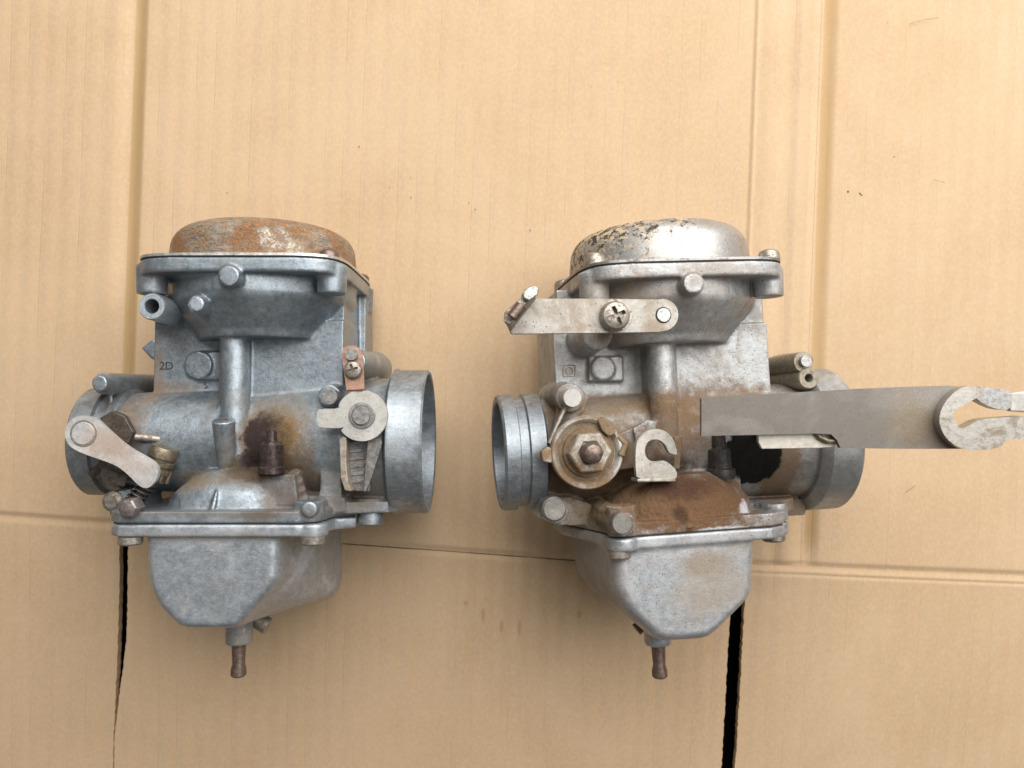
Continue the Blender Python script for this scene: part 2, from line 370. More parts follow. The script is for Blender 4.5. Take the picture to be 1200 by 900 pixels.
# ------------------------------------------------------------------ shared shapes
YF = 46.3                                   # top of the cover flange in a carburetor's own axes
def superell(rx, rz, n, m=80):
    f = lambda t: (abs(t)**(2/n))*(1 if t > 0 else -1)
    return [(rx*f(cos(2*pi*i/m)), 38 + rz*f(sin(2*pi*i/m))) for i in range(m)]
FLANGE = superell(37.6, 38, 5.5)
def scale_xz(p, k): return [(x*k, 38+(z-38)*k) for x, z in p]
def cover(root, mat_dome, mat_plate, h=15.5, r=35.5, label=None):
    m = MB(); m.prism_y(scale_xz(FLANGE, 1.006), YF+.35, YF+1.3)
    pl = link('cover_plate', m, mat_plate, root, .2)
    pr = [(0, r+1.2), (.8, r+1.0), (1.2, r), (4, r-.1), (7, r-.5)] + [(7 + (h-7)*sin(a), r-.5-9.5+9.5*cos(a)) for a in [i*pi/2/10 for i in range(1, 11)]]
    pr += [(h+.15, r-14), (h-.3, r-20), (h-.6, 3), (h-.6, .2)]
    m = MB(); m.lathe((0, YF+1.3, 38), (0, 1, 0), pr, 96)
    o = link('diaphragm_cover', m, mat_dome, root, 0, 30); o.data.name = 'diaphragm_cover'
    if label: o['label'] = label
    g = MB(); g.prism_y(scale_xz(FLANGE, .998), YF-.05, YF+.4); link('gasket', g, BLACK, root)
    return o
def body_common(F, mb, bore, xpl, xrib, xlow, xpr, rend):
    """float-chamber-less casting shared by both: flange, diaphragm hopper, slide chamber, bore"""
    mb.prism_y(FLANGE, YF-5.2, YF)
    mb.lathe((0, 0, 38), (0, 1, 0), [(20, 24), (23.0, 25.4), (33.6, 34.8), (35.2, 35.5), (YF-3, 35.7)], 96)
    for x, z in ((-33, 64), (32.5, 64), (-33, 13), (33, 13)):                # screw bosses
        mb.cyl((x, YF-11.5, z), (x, YF-1, z), 5.2, 5.6)
    mb.box((18, 20, 14), (xpr-.3, YF-3, 48)); mb.box((xpl+2.5, 18, 12), (-16, YF-3, 42))      # plates that carry the flange corners
    mb.hull([(x, y, z) for x in (-4, xpr) for y in (-22, 27) for z in (20, 49.5)])
    mb.box((-12, -22, 6), (xpr-.8, 30, 40)); mb.box((30, -12, 3), (36.5, YF-2, 20))
    mb.box((xpl, -4, 8), (-4, 30, 43.5))                                          # side plate, set back
    mb.cyl((xlow, -30, 57.5), (xrib, 30, 52.5), 5.0, 5.2); mb.box((xrib-5.4, -22, 20), (xrib+5.2, 28, 54.2))      # round rib down the middle
    mb.hull([(x, -8, z) for x in (xrib, xpr-1) for z in (30, 49)] + [(x, -24, z) for x in (xrib, xpr-1) for z in (30, 56)])      # swells towards the bore
    xl, xm, xr, yb, yr = bore
    mb.cyl((xl, yb, 38), (xl+12, yb, 38), 18.5, 19.5, 64); mb.cyl((xl+12, yb, 38), (xm, yb, 38), 19.5, 21, 64); mb.cyl((xm-2, yb, 38), (xr+1, yr, 38), 21, rend, 64)
def ring(name, x0, x1, y, r, rin, mat, root, grooves=(), lip=0):
    """a bore end: outer wall, rim, inner wall, throat"""
    d = 1 if x1 > x0 else -1; l = abs(x1-x0)
    pr = [(-2, rin-2)] + [(0, r+lip), (1.0, r+lip)] if lip else [(-2, rin-2), (0, r-.6), (.6, r)]
    if lip: pr += [(1.8, r)]
    for a, b, dp in grooves: pr += [(a, r), (a+.5, r-dp), (b-.5, r-dp), (b, r)]
    pr += [(l-.7, r), (l, r-.6), (l, rin+.5), (l-.5, rin), (l*.35, rin-.4), (1.0, rin-3.5)]
    m = MB(); m.lathe((x0, y, 38), (d, 0, 0), pr, 96, closed=False)
    return link(name, m, mat, root, 0, 32)
def superloop(x0, x1, y0, y1, r, z, n=8):
    p = []
    for cx, cy, a in ((x1-r, y1-r, 0), (x0+r, y1-r, 90), (x0+r, y0+r, 180), (x1-r, y0+r, 270)):
        p += [(cx + r*cos(rad(a+90*i/n)), cy + r*sin(rad(a+90*i/n)), z) for i in range(n+1)]
    return p
def resample(pts, n):
    """n points evenly along a closed outline of (x, y)"""
    P = [Vector(p) for p in pts]; P.append(P[0]); L = [0]
    for a, b in zip(P, P[1:]): L.append(L[-1] + (b-a).length)
    out = []; k = 0
    for i in range(n):
        s = L[-1]*i/n
        while L[k+1] < s: k += 1
        out.append(P[k].lerp(P[k+1], (s-L[k])/max(1e-9, L[k+1]-L[k])))
    return out
def bowl_mesh(front, back, zf, zb, ytop, name):
    """float bowl: chamfered front face, squarer back, soft edges"""
    fr, bk = resample(front, 72), resample(back, 72); cx = sum(p.x for p in fr)/72; cy = sum(p.y for p in fr)/72
    rings = []
    for t, k in ((0, .85), (.012, .905), (.035, .95), (.075, .98), (.13, .995), (.2, 1.0), (.45, 1.0), (.85, 1.0), (.96, .985), (1, .95)):
        z = zf + (zb-zf)*t; s = min(1, max(0, (t-.06)/.7)); s = s*s*(3-2*s); r = []
        for a, b in zip(fr, bk):
            p = a.lerp(b, s); r.append((cx+(p.x-cx)*k, min(ytop, cy+(p.y-cy)*k if p.y < ytop-3 else p.y), z))
        rings.append(r)
    m = MB(); m.loft(rings); return m
def pan_screw(a, r, h, mat, root, name='screw', cross=True, mat_slot=None):
    """pan-head screw facing +z, cross recess cut into the head"""
    a = Vector(a); m = MB()
    m.lathe(a - Vector((0, 0, h)), (0, 0, 1), [(0, r*.96), (.3, r), (h*.55, r*.98), (h*.82, r*.85), (h*.97, r*.55), (h, r*.3), (h, .05)], 40)
    me = m.mesh(name)
    if cross:
        for ang in (20, 110):
            c = MB(); d = Vector((cos(rad(ang)), sin(rad(ang)), 0)); e = Vector((-d.y, d.x, 0)); w = r*.14; l = r*.62
            q = [a + d*sx*l + e*sy*w for sx, sy in ((-1, -1), (1, -1), (1, 1), (-1, 1))]
            c.loft([[p - Vector((0, 0, h*.6)) for p in q], [p + Vector((0, 0, h)) for p in q]]); me = cut(me, c.mesh('slot'))
    return link(name, me, mat, root, 0, 35)

# ------------------------------------------------------------------ materials
STEEL = metal('steel', (.36, .36, .355), .38, .85, .3, (.16, .11, .07), .5, .7)
DULL = metal('dull_screw', (.36, .33, .29), .45, .8, .3, (.13, .085, .05), .75, .6)

PALE = cast_metal('pale_plated_steel', (.33, .315, .285), (.45, .435, .405), .6, .48, .65, 1.0, .6, (.26, .18, .11), grain=.7, dirt=.4, dirt_col=(.25, .17, .10))
BRIGHT_OLD = metal('bright_lever', (.74, .71, .69), .36, .75, .14, (.34, .19, .10), .7, .16, .52, .68, .1)
COPPER = metal('copper', (.46, .29, .22), .45, .7, .2, (.30, .17, .11), .5, .5)
BRASS = metal('tarnished_brass', (.21, .175, .125), .42, .75, .35, (.10, .07, .04), .6, .6)
BROWN = metal('brown_steel', (.20, .15, .125), .4, .8, .35, (.10, .06, .04), .6, .8)
STAINED = metal('burnt_brass', (.085, .062, .058), .32, .65, .5, (.02, .014, .012), .6, .5)
RUSTEDGE = metal('rusty_edge', (.36, .33, .28), .55, .55, .3, (.20, .11, .06), .8, .35, .48, .62, .2)
BLACK = NT('black_rubber').done((.025, .024, .023), .7, 0)
SPRING = metal('spring_steel', (.06, .055, .05), .45, .7, .3)
DARKBROWN = metal('oily_brown_steel', (.10, .082, .068), .45, .55, .4, (.035, .025, .018), .6, .5)
BROWNZ = metal('heat_tinted_nut', (.27, .235, .23), .38, .8, .3, (.12, .08, .06), .6, .6)
DARKSTEEL = metal('dark_plate', (.30, .29, .28), .42, .8, .3, (.09, .07, .05), .6, .25)
ARM = metal('grey_arm', (.205, .185, .16), .5, .65, .16, (.08, .055, .04), .75, .12, .56, .75, .06, None)
CLAW = metal('worn_claw', (.42, .40, .365), .36, .8, .15, (.20, .15, .10), .8, .13, .48, .62, .12)
RINGM = cast_metal('ring_zinc', (.20, .225, .25), (.31, .345, .375), .8, .34, .55, .4, .3, grain=.5, scratch=.25)
RINGL = cast_metal('dark_ring', (.20, .21, .225), (.29, .31, .33), .75, .34, .55, .5, .5, (.10, .09, .075), grain=.6, scratch=.15)
GREENGREY = cast_metal('lever_plate', (.41, .40, .37), (.53, .52, .49), .6, .45, .65, .5, .3, grain=.8)

def rusty_dome():
    n = NT('rusty_chrome')
    circ = n.noise(1.0, 7, .8, .3, n.vec((.16, 1.3, .16))); blot = n.noise(.10, 8, .75, .3, w=3); fine = n.noise(1.3, 6, .75, .3, w=5)
    k = n.ramp(n.math('ADD', n.math('MULTIPLY', blot, .55), n.math('ADD', n.math('MULTIPLY', circ, .3), n.math('MULTIPLY', fine, .45))), .60, .70)
    rust = n.mix(n.ramp(fine, .35, .65), (.09, .042, .022), (.34, .165, .06))
    rust = n.mix(n.math('MULTIPLY', n.ramp(n.noise(1.1, 6, .78, w=8), .54, .62), n.ramp(n.noise(.07, 3, .6, w=18), .42, .58)), rust, (.60, .38, .12))
    steel = n.mix(n.ramp(n.math('ADD', n.math('MULTIPLY', circ, .6), n.math('MULTIPLY', fine, .4)), .40, .60), (.15, .12, .10), (.50, .45, .37))
    return n.done(n.mix(k, steel, rust), n.ramp(k, 0, 1, .42, .75), n.ramp(k, 0, 1, .65, .15), n.bump(n.math('ADD', fine, k), .2, .6))
def flaking_chrome(F):
    n = NT('flaking_chrome')
    blot = n.noise(.22, 9, .75, .9, w=3); fine = n.noise(1.6, 6, .75, .3, w=5)
    xs = n.t.nodes.new('ShaderNodeSeparateXYZ'); n.L(n.co, xs.inputs[0])
    left = n.ramp(xs.outputs[0], -34, 6, .16, -.03, False)
    top = n.ramp(xs.outputs[1], YF+8, YF+17, -.03, .10, False)
    k = n.ramp(n.math('ADD', n.math('ADD', blot, n.math('MULTIPLY', fine, .18)), n.math('ADD', left, top)), .67, .76)
    paint = n.mix(n.ramp(n.noise(.4, 5, .7, w=9), .46, .54), (.03, .028, .026), (.48, .38, .24))
    paint = n.mix(n.ramp(n.noise(.42, 4, .6, w=14), .62, .68), paint, (.12, .22, .13))
    chrome = n.mix(n.ramp(fine, .35, .7), (.36, .35, .34), (.54, .525, .51))
    chrome = n.mix(n.math('MULTIPLY', n.ramp(n.noise(.09, 5, .7, .4, w=2), .5, .65), .35), chrome, (.36, .29, .20))
    pit = n.math('MULTIPLY', n.ramp(n.vor(.8), .12, .22, 1, 0), n.ramp(n.noise(.2, 4, .6, w=22), .40, .56)); chrome = n.mix(n.math('MULTIPLY', pit, .7), chrome, (.10, .085, .07))
    return n.done(n.mix(k, chrome, paint), n.ramp(k, 0, 1, .46, .65), n.ramp(k, 0, 1, .8, .05), n.bump(n.math('ADD', n.math('MULTIPLY', fine, .5), k), .14, .5))

# ================================================================== left carburetor
L = Frame((-98, -5, 2), -2.5, 0, 0); P = L.P
carbL = L.root('carburetor', 'left carburetor with rusty brown domed cover and bright throttle lever', 'carburetor', 'old carburetors lying on cardboard')
ZL = cast_metal('left_zinc', (.175, .212, .242), (.315, .362, .40), .74, .27, .48, .6, .34, wear=True, coat=.35, blobs=[
    (P(320, 512, 54), (11.5, 12, 18), (.17, .10, .045), .85, .22, .5), (P(319, 514, 54), (9.6, 10.5, 18), (.030, .019, .018), .98, .12, .5), (P(310, 546, 56), (13, 6, 18), (.028, .018, .018), .97, .2, .5), (P(255, 602, 77), (46, 2.0, 6), (.13, .10, .07), .6, .5, .9), (P(252, 465, 50), (2.6, 24, 9), (.12, .10, .08), .5), (P(196, 350, 52), (5, 10, 14), (.10, .08, .06), .45), (P(300, 606, 77), (8, 2.5, 5), (.10, .07, .05), .6, .5, .9), (P(330, 585, 64), (8, 6, 12), (.14, .09, .05), .6, .4, .8), (P(240, 560, 60), (14, 3, 14), (.17, .12, .06), .55, .4, .9),
    (P(300, 560, 60), (9, 4, 14), (.12, .08, .05), .7), (P(352, 520, 52), (9, 15, 15), (.22, .14, .06), .65, .5, .9), (P(355, 560, 55), (8, 11, 14), (.09, .06, .04), .8),
    (P(215, 566, 62), (12, 3.5, 14), (.20, .13, .06), .6), (P(318, 470, 58), (13, 6, 10), (.20, .17, .13), .55, .5, .9),
    (P(150, 510, 50), (10, 16, 26), (.17, .11, .065), .8), (P(192, 455, 46), (12, 3, 14), (.22, .15, .09), .55), (P(180, 440, 46), (3, 14, 14), (.24, .15, .08), .5),
    (P(265, 540, 66), (3.5, 7, 8), (.12, .09, .04), .55), (P(430, 560, 45), (16, 12, 22), (.23, .17, .11), .55), (P(440, 440, 45), (6, 5, 20), (.25, .18, .1), .5),
    (P(400, 590, 55), (14, 4, 16), (.14, .10, .07), .6)])
ZLB = cast_metal('left_bowl_zinc', (.27, .305, .335), (.43, .465, .505), .66, .27, .46, .55, .3, wear=True, coat=.35, grain=.7, scratch=.35, blobs=[(P(250, 628, 72), (40, 2.2, 10), (.20, .17, .13), .45), (P(310, 745, 45), (14, 8, 20), (.20, .15, .09), .55)])
b = MB(); body_common(L, b, (-54, 6, 53, -19.2, -19.2), P(180, 420, 43.5).x, P(270, 420, 57).x, P(271, 540, 62).x, 33.8, 25.3)
# studs that stick out of the top face
L.post(b, 268, 323, 80, 52, 3.5); L.post(b, 268, 323, 77, 50, 3.9)
L.post(b, 230, 356, 77, 70, 2.6); L.post(b, 231, 357, 72.5, 50, 3.5)
L.post(b, 178, 359, 56, 25, 4.9, 6.5)
L.post(b, 232, 428, 46, 30, 5.3, seg=48); b.prism(L.pts([(232, 412), (262, 412), (262, 445), (232, 445)], 44.9), -8)
L.post(b, 116, 449, 62, 45, 2.9); L.post(b, 121, 449.5, 56, 14, 4.1, 5.6)
b.hull([P(127, 455, 52), P(132, 455, 52), P(127, 490, 54), P(132, 490, 54), P(127, 455, 46), P(132, 455, 46), P(127, 490, 44), P(132, 490, 44)])
b.hull([p for z in (22, 28) for p in L.pts([(166, 408), (178, 398), (196, 405), (196, 425), (178, 421)], z)])     # ear behind the side plate
# pilot screw tower
t0, t1 = P(262, 492, 66), P(266, 556, 60); b.cyl(t1, t0, 2.9, 4.1)
# mound over the float chamber
m0 = P(262, 600, 45); ctr = (-5, -42.5, 44)
def mound(mb, cx, w, y0, y1, zf, zb, top=.40, bul=1.0):
    r = []
    for t in [i/8 for i in range(9)]:
        k = (1-t)*1 + t*top; k = k + .16*bul*sin(pi*t); y = y0 + (y1-y0)*t; zc = (zf+zb)/2; hz = (zf-zb)/2
        r.append([(cx + w*k*(abs(cos(a))**.75)*(1 if cos(a) > 0 else -1), y, zc + hz*(.62+.38*k)*(abs(sin(a))**.75)*(1 if sin(a) > 0 else -1)) for a in [2*pi*i/48 for i in range(48)]])
    mb.loft(r)
mound(b, -4.5, 26.5, -45, -29, 71, 18)
b.hull([P(x, y, z) for x, y, z in ((246, 596, 74), (252, 596, 74), (253, 575, 70), (255, 575, 70), (246, 596, 62), (256, 576, 60))])      # small fin on the mound
b.prism(L.pts([(296, 556), (345, 556), (349, 592), (296, 592)], 66), -30)                                             # pad under the fuel nozzle
for i in range(4): b.cyl(P(345+i*3, 552+i*10, 62), P(348+i*3, 562+i*10, 60), 2.1)
b.prism(L.pts([(344, 580), (404, 584), (404, 600), (344, 602)], 60), -34)
# bowl flange of the body and its ear on the right
BFL = [(-43, 66), (-42, 72), (-38, 75.5), (24, 75.5), (30, 73), (32, 66), (33, 58), (40, 53), (36, 40), (33, 10), (28, 6), (-38, 6), (-43, 12)]
EARL = [(22, 62), (33, 60), (52, 55), (55, 50), (51, 44), (36, 38), (22, 38)]
b.prism_y(BFL, -46.4, -42.4); b.prism_y(EARL, -45.2, -41.0)
a = P(434, 603, 50); b.cyl((a.x, -40, 50), (a.x, -43.5, 50), 6.2)
L.post(b, 362, 597, 76.8, 60, 2.7); a = P(362, 605, 70); b.cyl((a.x, -46, 70), (a.x, -39, 70), 5.4)
a = P(155, 606, 68); b.cyl((a.x, -46.4, 70), (a.x, -42, 70), 4.8)
# choke side: bearing bosses and pads
L.post(b, 423, 487, 64, 25, 8, 11); L.post(b, 414, 424, 63, 18, 4.4, 7.5); L.post(b, 386, 464, 60, 36, 4.2, 5.2)
b.prism(L.pts([(377, 502), (400, 502), (400, 586), (374, 586)], 59), -22)
L.post(b, 138, 508, 55, 20, 8.5, 10); b.prism(L.pts([(132, 480), (166, 486), (172, 530), (160, 570), (128, 560)], 50), -24)
b.prism(L.pts([(126, 578), (158, 572), (165, 600), (128, 606)], 58), -20)
link('body_casting', cast(b, 'body_casting'), ZL, carbL, 0, 0)
cover(carbL, rusty_dome(), metal('silver_edge', (.66, .65, .63), .35, .85, .2))
# float bowl
fr = [P(x, y, 70) for x, y in ((333, 622), (334, 640), (332, 678), (322, 692), (290, 728), (284, 735), (274, 738), (220, 738), (209, 734), (186, 710), (176, 688), (172, 666), (171.5, 622))]
fr = [(p.x, p.y) for p in fr]
yB = fr[7][1]
bk = [(26.5, fr[0][1]), (27, -62), (27, -78), (25.5, -83), (21, -85), (8, -85.5), (0, -85), (-10, -82), (-22, -82), (-29, -80), (-33, -75), (-34, -66), (-34, fr[0][1])]
m = bowl_mesh(fr, bk, 73.5, 12, -47.5, 'float_bowl')
BL2 = [(x, z) for x, z in BFL if True]
m.prism_y(BL2, -51.2, -46.7)
a = P(155, 620, 68); m.cyl((a.x, -51.5, 68), (a.x, -46.6, 68), 4.8); a = P(367, 620, 70); m.cyl((a.x, -51.5, 70), (a.x, -46.6, 70), 5.4)
dx, dz = -5.6, 46
m.cyl((dx, -70, dz), (dx, -95.6, dz), 5.4, 5.0); 
link('float_bowl', cast(m, 'float_bowl', .5, 26), ZLB, carbL, 0, 0)
g = MB(); g.prism_y(scale_xz(BFL, .985), -46.7, -45.9); link('gasket', g, BLACK, carbL)
m = MB(); m.lathe((dx, -94.2, dz), (0, -1, 0), [(0, 2.6), (1.6, 2.7), (9, 2.3), (11, 2.9), (13, 2.9), (13.6, 2.3), (13.6, .9), (9, .9)], 32); link('drain_nipple', m, BROWN, carbL, 0, 35)
m = MB(); c = P(311, 731, 40); m.cyl(c + Vector((-6, 3, 0)), c + Vector((1.2, -.8, .6)), 3.2); link('drain_screw', m, DULL, carbL, .4)
for px, z in ((153, 73), (367, 73)):
    a = P(px, 630, z); m = MB(); m.lathe((a.x, -51.3, z), (0, -1, 0), [(0, 4.1), (2.1, 4.1), (2.7, 3.6), (2.7, .2)], 32); link('bowl_screw', m, DULL, carbL, 0, 35)
m = MB(); a = P(434, 605, 50); m.lathe((a.x, -43, 50), (0, -1, 0), [(0, 4.6), (.6, 4.9), (6.6, 4.9), (7.1, 4.4), (7.1, .3)], 36); link('collar_nut', m, RINGM, carbL, 0, 35)
# bore ends
ring('inlet_flange', 52.5, 65.5, -19.2, 28, 26.2, RINGM, carbL, lip=.5)
ring('outlet_spigot', -49.5, -66.5, -19.2, 21, 17.5, RINGL, carbL, grooves=((3.5, 9, 1.6),))
# open vent pipe and its hole
m = MB(); a = P(178, 359, 69); m.lathe((a.x, a.y, 55), (0, 0, 1), [(0, 2.6), (0, 4.9), (13.6, 4.9), (14.2, 4.5), (14.2, 2.8), (13.8, 2.5), (4, 2.4), (4, .1)], 40); link('vent_pipe', m, ZL, carbL, 0, 35)
for (px, py), z in (((184, 340), 62), ((387, 340), 62)):
    pass
# cover screw behind the right corner
for x, z in ((31, 62.5), (-33, 13), (33, 13)):
    m = MB(); m.lathe((x, YF+1.2, z), (0, 1, 0), [(0, 3.6), (2.6, 3.6), (3.6, 2.9), (4.2, 1.5), (4.2, .1)], 32); link('cover_screw', m, BROWN, carbL, 0, 35)
# fuel nozzle
a = P(318, 555, 66); m = MB(); m.lathe((a.x, a.y, 66), (0, 1, 0), [(0, 4.7), (2.2, 4.7), (2.8, 4.0), (3.4, 4.1), (10.2, 4.1), (11.2, 3.3), (11.4, 1.9), (15.2, 1.8), (15.8, 1.3), (15.8, .1)], 40); link('fuel_nozzle', m, STAINED, carbL, 0, 35)
m = MB(); t = P(262, 492, 66); d = (t0-t1).normalized(); m.cyl(t - d*.6, t + d*.25, 1.5); link('pilot_screw', m, BRASS, carbL, .1)
# throttle lever
m = MB()
out = circle2(97, 508, 21, 62, 298, 22) + [(118, 486), (136, 500), (168, 531), (182, 541), (186, 550), (184, 561), (179, 569), (172, 573), (164, 571), (156, 563), (142, 545), (118, 530)]
out = circle2(97, 508, 21, 120, 285, 18) + [(112, 489), (128, 505), (150, 524), (172, 536), (182, 543), (186, 551), (184, 561), (178, 569), (171, 573), (162, 569), (150, 556), (136, 545), (110, 536), (96, 531)]
BRIGHT = cast_metal('bright_lever', (.55, .55, .55), (.70, .70, .70), .65, .36, .55, .5, .25, (.34, .20, .12), grain=.5, blobs=[(P(130, 520, 74), (10, 6, 6), (.30, .18, .10), .6, .7, 1.1), (P(160, 548, 74), (6, 3, 6), (.32, .2, .12), .35, .7, 1.1)])
m.prism(L.pts(rounded(out), 74), -1.8)
lev = link('throttle_lever', m, BRIGHT, carbL, .35)
m = MB(); e0, e1 = P(184, 556, 73.9), P(166, 572, 73.9)
m.hull([P(x, y, z) for x, y in ((186, 551), (178, 569), (171, 573), (176, 545), (165, 566)) for z in (73.8, 68)] + [P(181, 560, 66), P(173, 566, 66)]); link('lever_tip', m, BRIGHT, lev, .8)
m = MB(); a = P(97, 508, 74.5); m.cyl((a.x, a.y, 40), a, 3.8); link('pivot', m, BRIGHT, lev, .3)
m = MB(); m.lathe((a.x, a.y, 73.7), (0, 0, 1), [(0, 4.1), (0, 4.7), (.45, 4.7), (.45, 4.1)], 40, closed=True); link('pivot_ring', m, DULL, lev, .1)
m = MB(); m.prism(L.pts([(116, 490), (132, 481), (146, 488), (156, 506), (150, 520), (128, 510)], 66), -3); link('lever_cam', m, DARKBROWN, carbL, .4)
m = MB(); a, c = P(150, 511, 62), P(190, 515, 56); m.tube([a, c], 1.5); link('cam_pin', m, DULL, carbL)
m = MB(); m.tube([P(152, 552, 62), P(120, 545, 60), P(108, 556, 58)], 1.6); m.hull([p for z in (58, 62) for p in L.pts([(116, 540), (134, 536), (150, 556), (146, 570), (120, 566)], z)]); link('return_link', m, DARKBROWN, carbL, .3)
# idle adjusting screw: ribbed knob, spring, hexagon end
k0, k1 = P(194, 523, 60), P(180, 562, 60); d = (k1-k0).normalized(); m = MB()
m.lathe(k0, d, [(0, 2.5), (.3, 4.6), (.9, 5.0), (4.2, 5.0), (4.6, 4.5), (5.2, 4.5), (5.5, 5.2), (7, 5.2), (7.3, 4.6), (8, 4.6), (8.3, 5.2), (9.8, 5.2), (10, 4.4), (13, 4.2)], 40); scr = link('idle_screw', m, BRASS, carbL, 0, 35)
for i in range(9):
    aa = 2*pi*i/9; q = d.to_track_quat('Z', 'Y'); m = MB(); o = k0 + d*8.2 + q @ Vector((4.8*cos(aa), 4.8*sin(aa), 0)); m.tube([o, o + d*4.4], .8, 8); link('knob_rib', m, BRASS, scr)
s0, s1 = P(179, 560, 69), P(153, 592, 69); m = MB(); m.coil(s0, s1, 2.7, .5, 7); link('screw_spring', m, SPRING, scr)
m = MB(); m.tube([s0, s1], 1.3); link('screw_shaft', m, BROWN, scr)
m = MB(); a = P(148, 596, 79.5); m.lathe((a.x, a.y, 73), (0, 0, 1), [(0, 3.7), (5.2, 3.7), (6.1, 3.0), (6.5, 1.2), (6.5, .2)], 6); link('stop_nut', m, BROWNZ, carbL, .4)
m = MB(); a = P(130, 588, 60); m.lathe((a.x, a.y, 46), (0, 0, 1), [(0, 3.8), (13, 3.8), (14, 2.5), (14, .2)], 24); link('stop_stud', m, DULL, carbL, .2)
# choke lever, its bracket, copper clip
m = MB(); d0 = [(372, 480), (398, 480)] + circle2(424, 487, 30, 208, 495, 36) + [(404, 501), (396, 501), (374, 500)]
d0 = [(398, 479)] + circle2(424, 487, 30, 205, 250, 6) + [(422, 460), (430, 457)] + circle2(424, 487, 30, 290, 505, 30) + [(404, 500), (398, 502), (376, 501), (372, 498), (371, 484), (374, 479)]
m.prism(L.pts(rounded(d0, 1), 70), -2); ck = link('choke_lever', m, GREENGREY, carbL, .4)
m = MB(); a = P(423, 487, 72); m.cyl((a.x, a.y, 50), a, 3.1); link('choke_shaft', m, STEEL, ck, .3)
m = MB(); m.lathe((a.x, a.y, 69.5), (0, 0, 1), [(0, 3.4), (0, 4.9), (1.1, 4.6), (1.1, 3.5)], 40, closed=True); link('washer', m, STEEL, ck, .15)
m = MB(); m.prism(L.pts([(404, 511), (434, 511), (433, 576), (404, 575)], 62), -8); br = link('choke_bracket', m, DARKSTEEL, carbL, .3)
m = MB(); m.prism(L.pts([(397, 515), (401, 511), (406, 513), (406, 545), (408, 566), (412, 576), (404, 575), (399, 560)], 69), -16); link('bracket_side', m, RUSTEDGE, br, .4, label='rust-edged side of the bracket')
m = MB(); m.hull(L.pts([(431, 511), (446, 514), (448, 519), (443, 536), (434, 564), (428, 577), (426, 576), (428, 545)], 67) + L.pts([(431, 512), (446, 516), (434, 562), (428, 574)], 52)); link('bracket_side', m, DARKSTEEL, br, .5)
for i in range(6):
    m = MB(); y = 518 + i*9; m.prism(L.pts([(410, y), (427, y-2), (427, y+2), (410, y+4)], 62.6), -1); link('bracket_rib', m, DARKSTEEL, br, .15)
m = MB(); st = [(400, 415), (402, 408), (408, 405), (416, 405), (421, 408), (424, 414), (426, 436), (427, 456), (406, 457), (403, 436)]
m.prism(L.pts(st, 66), -1.1); cl = link('copper_clip', m, COPPER, carbL, .25)
m = MB(); m.prism(L.pts([(406, 456), (427, 455), (426, 462), (408, 462)], 64.9), -3); link('clip_end', m, COPPER, cl, .3)
m = MB(); a = P(411.5, 415, 68.2); m.cyl((a.x, a.y, 60), a, 2.2); link('clip_rivet', m, STEEL, cl, .3)
pan_screw(P(413, 433, 68.6), 3.25, 2.4, DULL, cl, 'clip_screw')
m = MB(); a = P(386, 465, 67); m.cyl((a.x, a.y, 55), a, 2.75); link('stop_pin', m, STEEL, carbL, .3)
def stamp(txt, F, px, py, z, size, root, mat, rot=0):
    """raised or stamped characters as real relief"""
    cu = bpy.data.curves.new('letters', 'FONT'); cu.body = txt; cu.size = size/1000; cu.extrude = .00012; cu.align_x = 'CENTER'; cu.align_y = 'CENTER'
    o = bpy.data.objects.new('letters', cu); COL.objects.link(o); bpy.context.view_layer.update()
    me = bpy.data.meshes.new_from_object(o.evaluated_get(bpy.context.evaluated_depsgraph_get())); bpy.data.objects.remove(o, do_unlink=True)
    a = F.P(px, py, z)/1000
    for v in me.vertices: v.co = Matrix.Rotation(rad(rot), 3, 'Z') @ v.co + a
    return link('stamped_letters', me, mat, root, 0, 0)
stamp('2D', L, 195, 429, 43.6, 4.4, carbL, DARKBROWN); stamp('S', L, 241, 452, 43.6, 3.6, carbL, DARKBROWN)

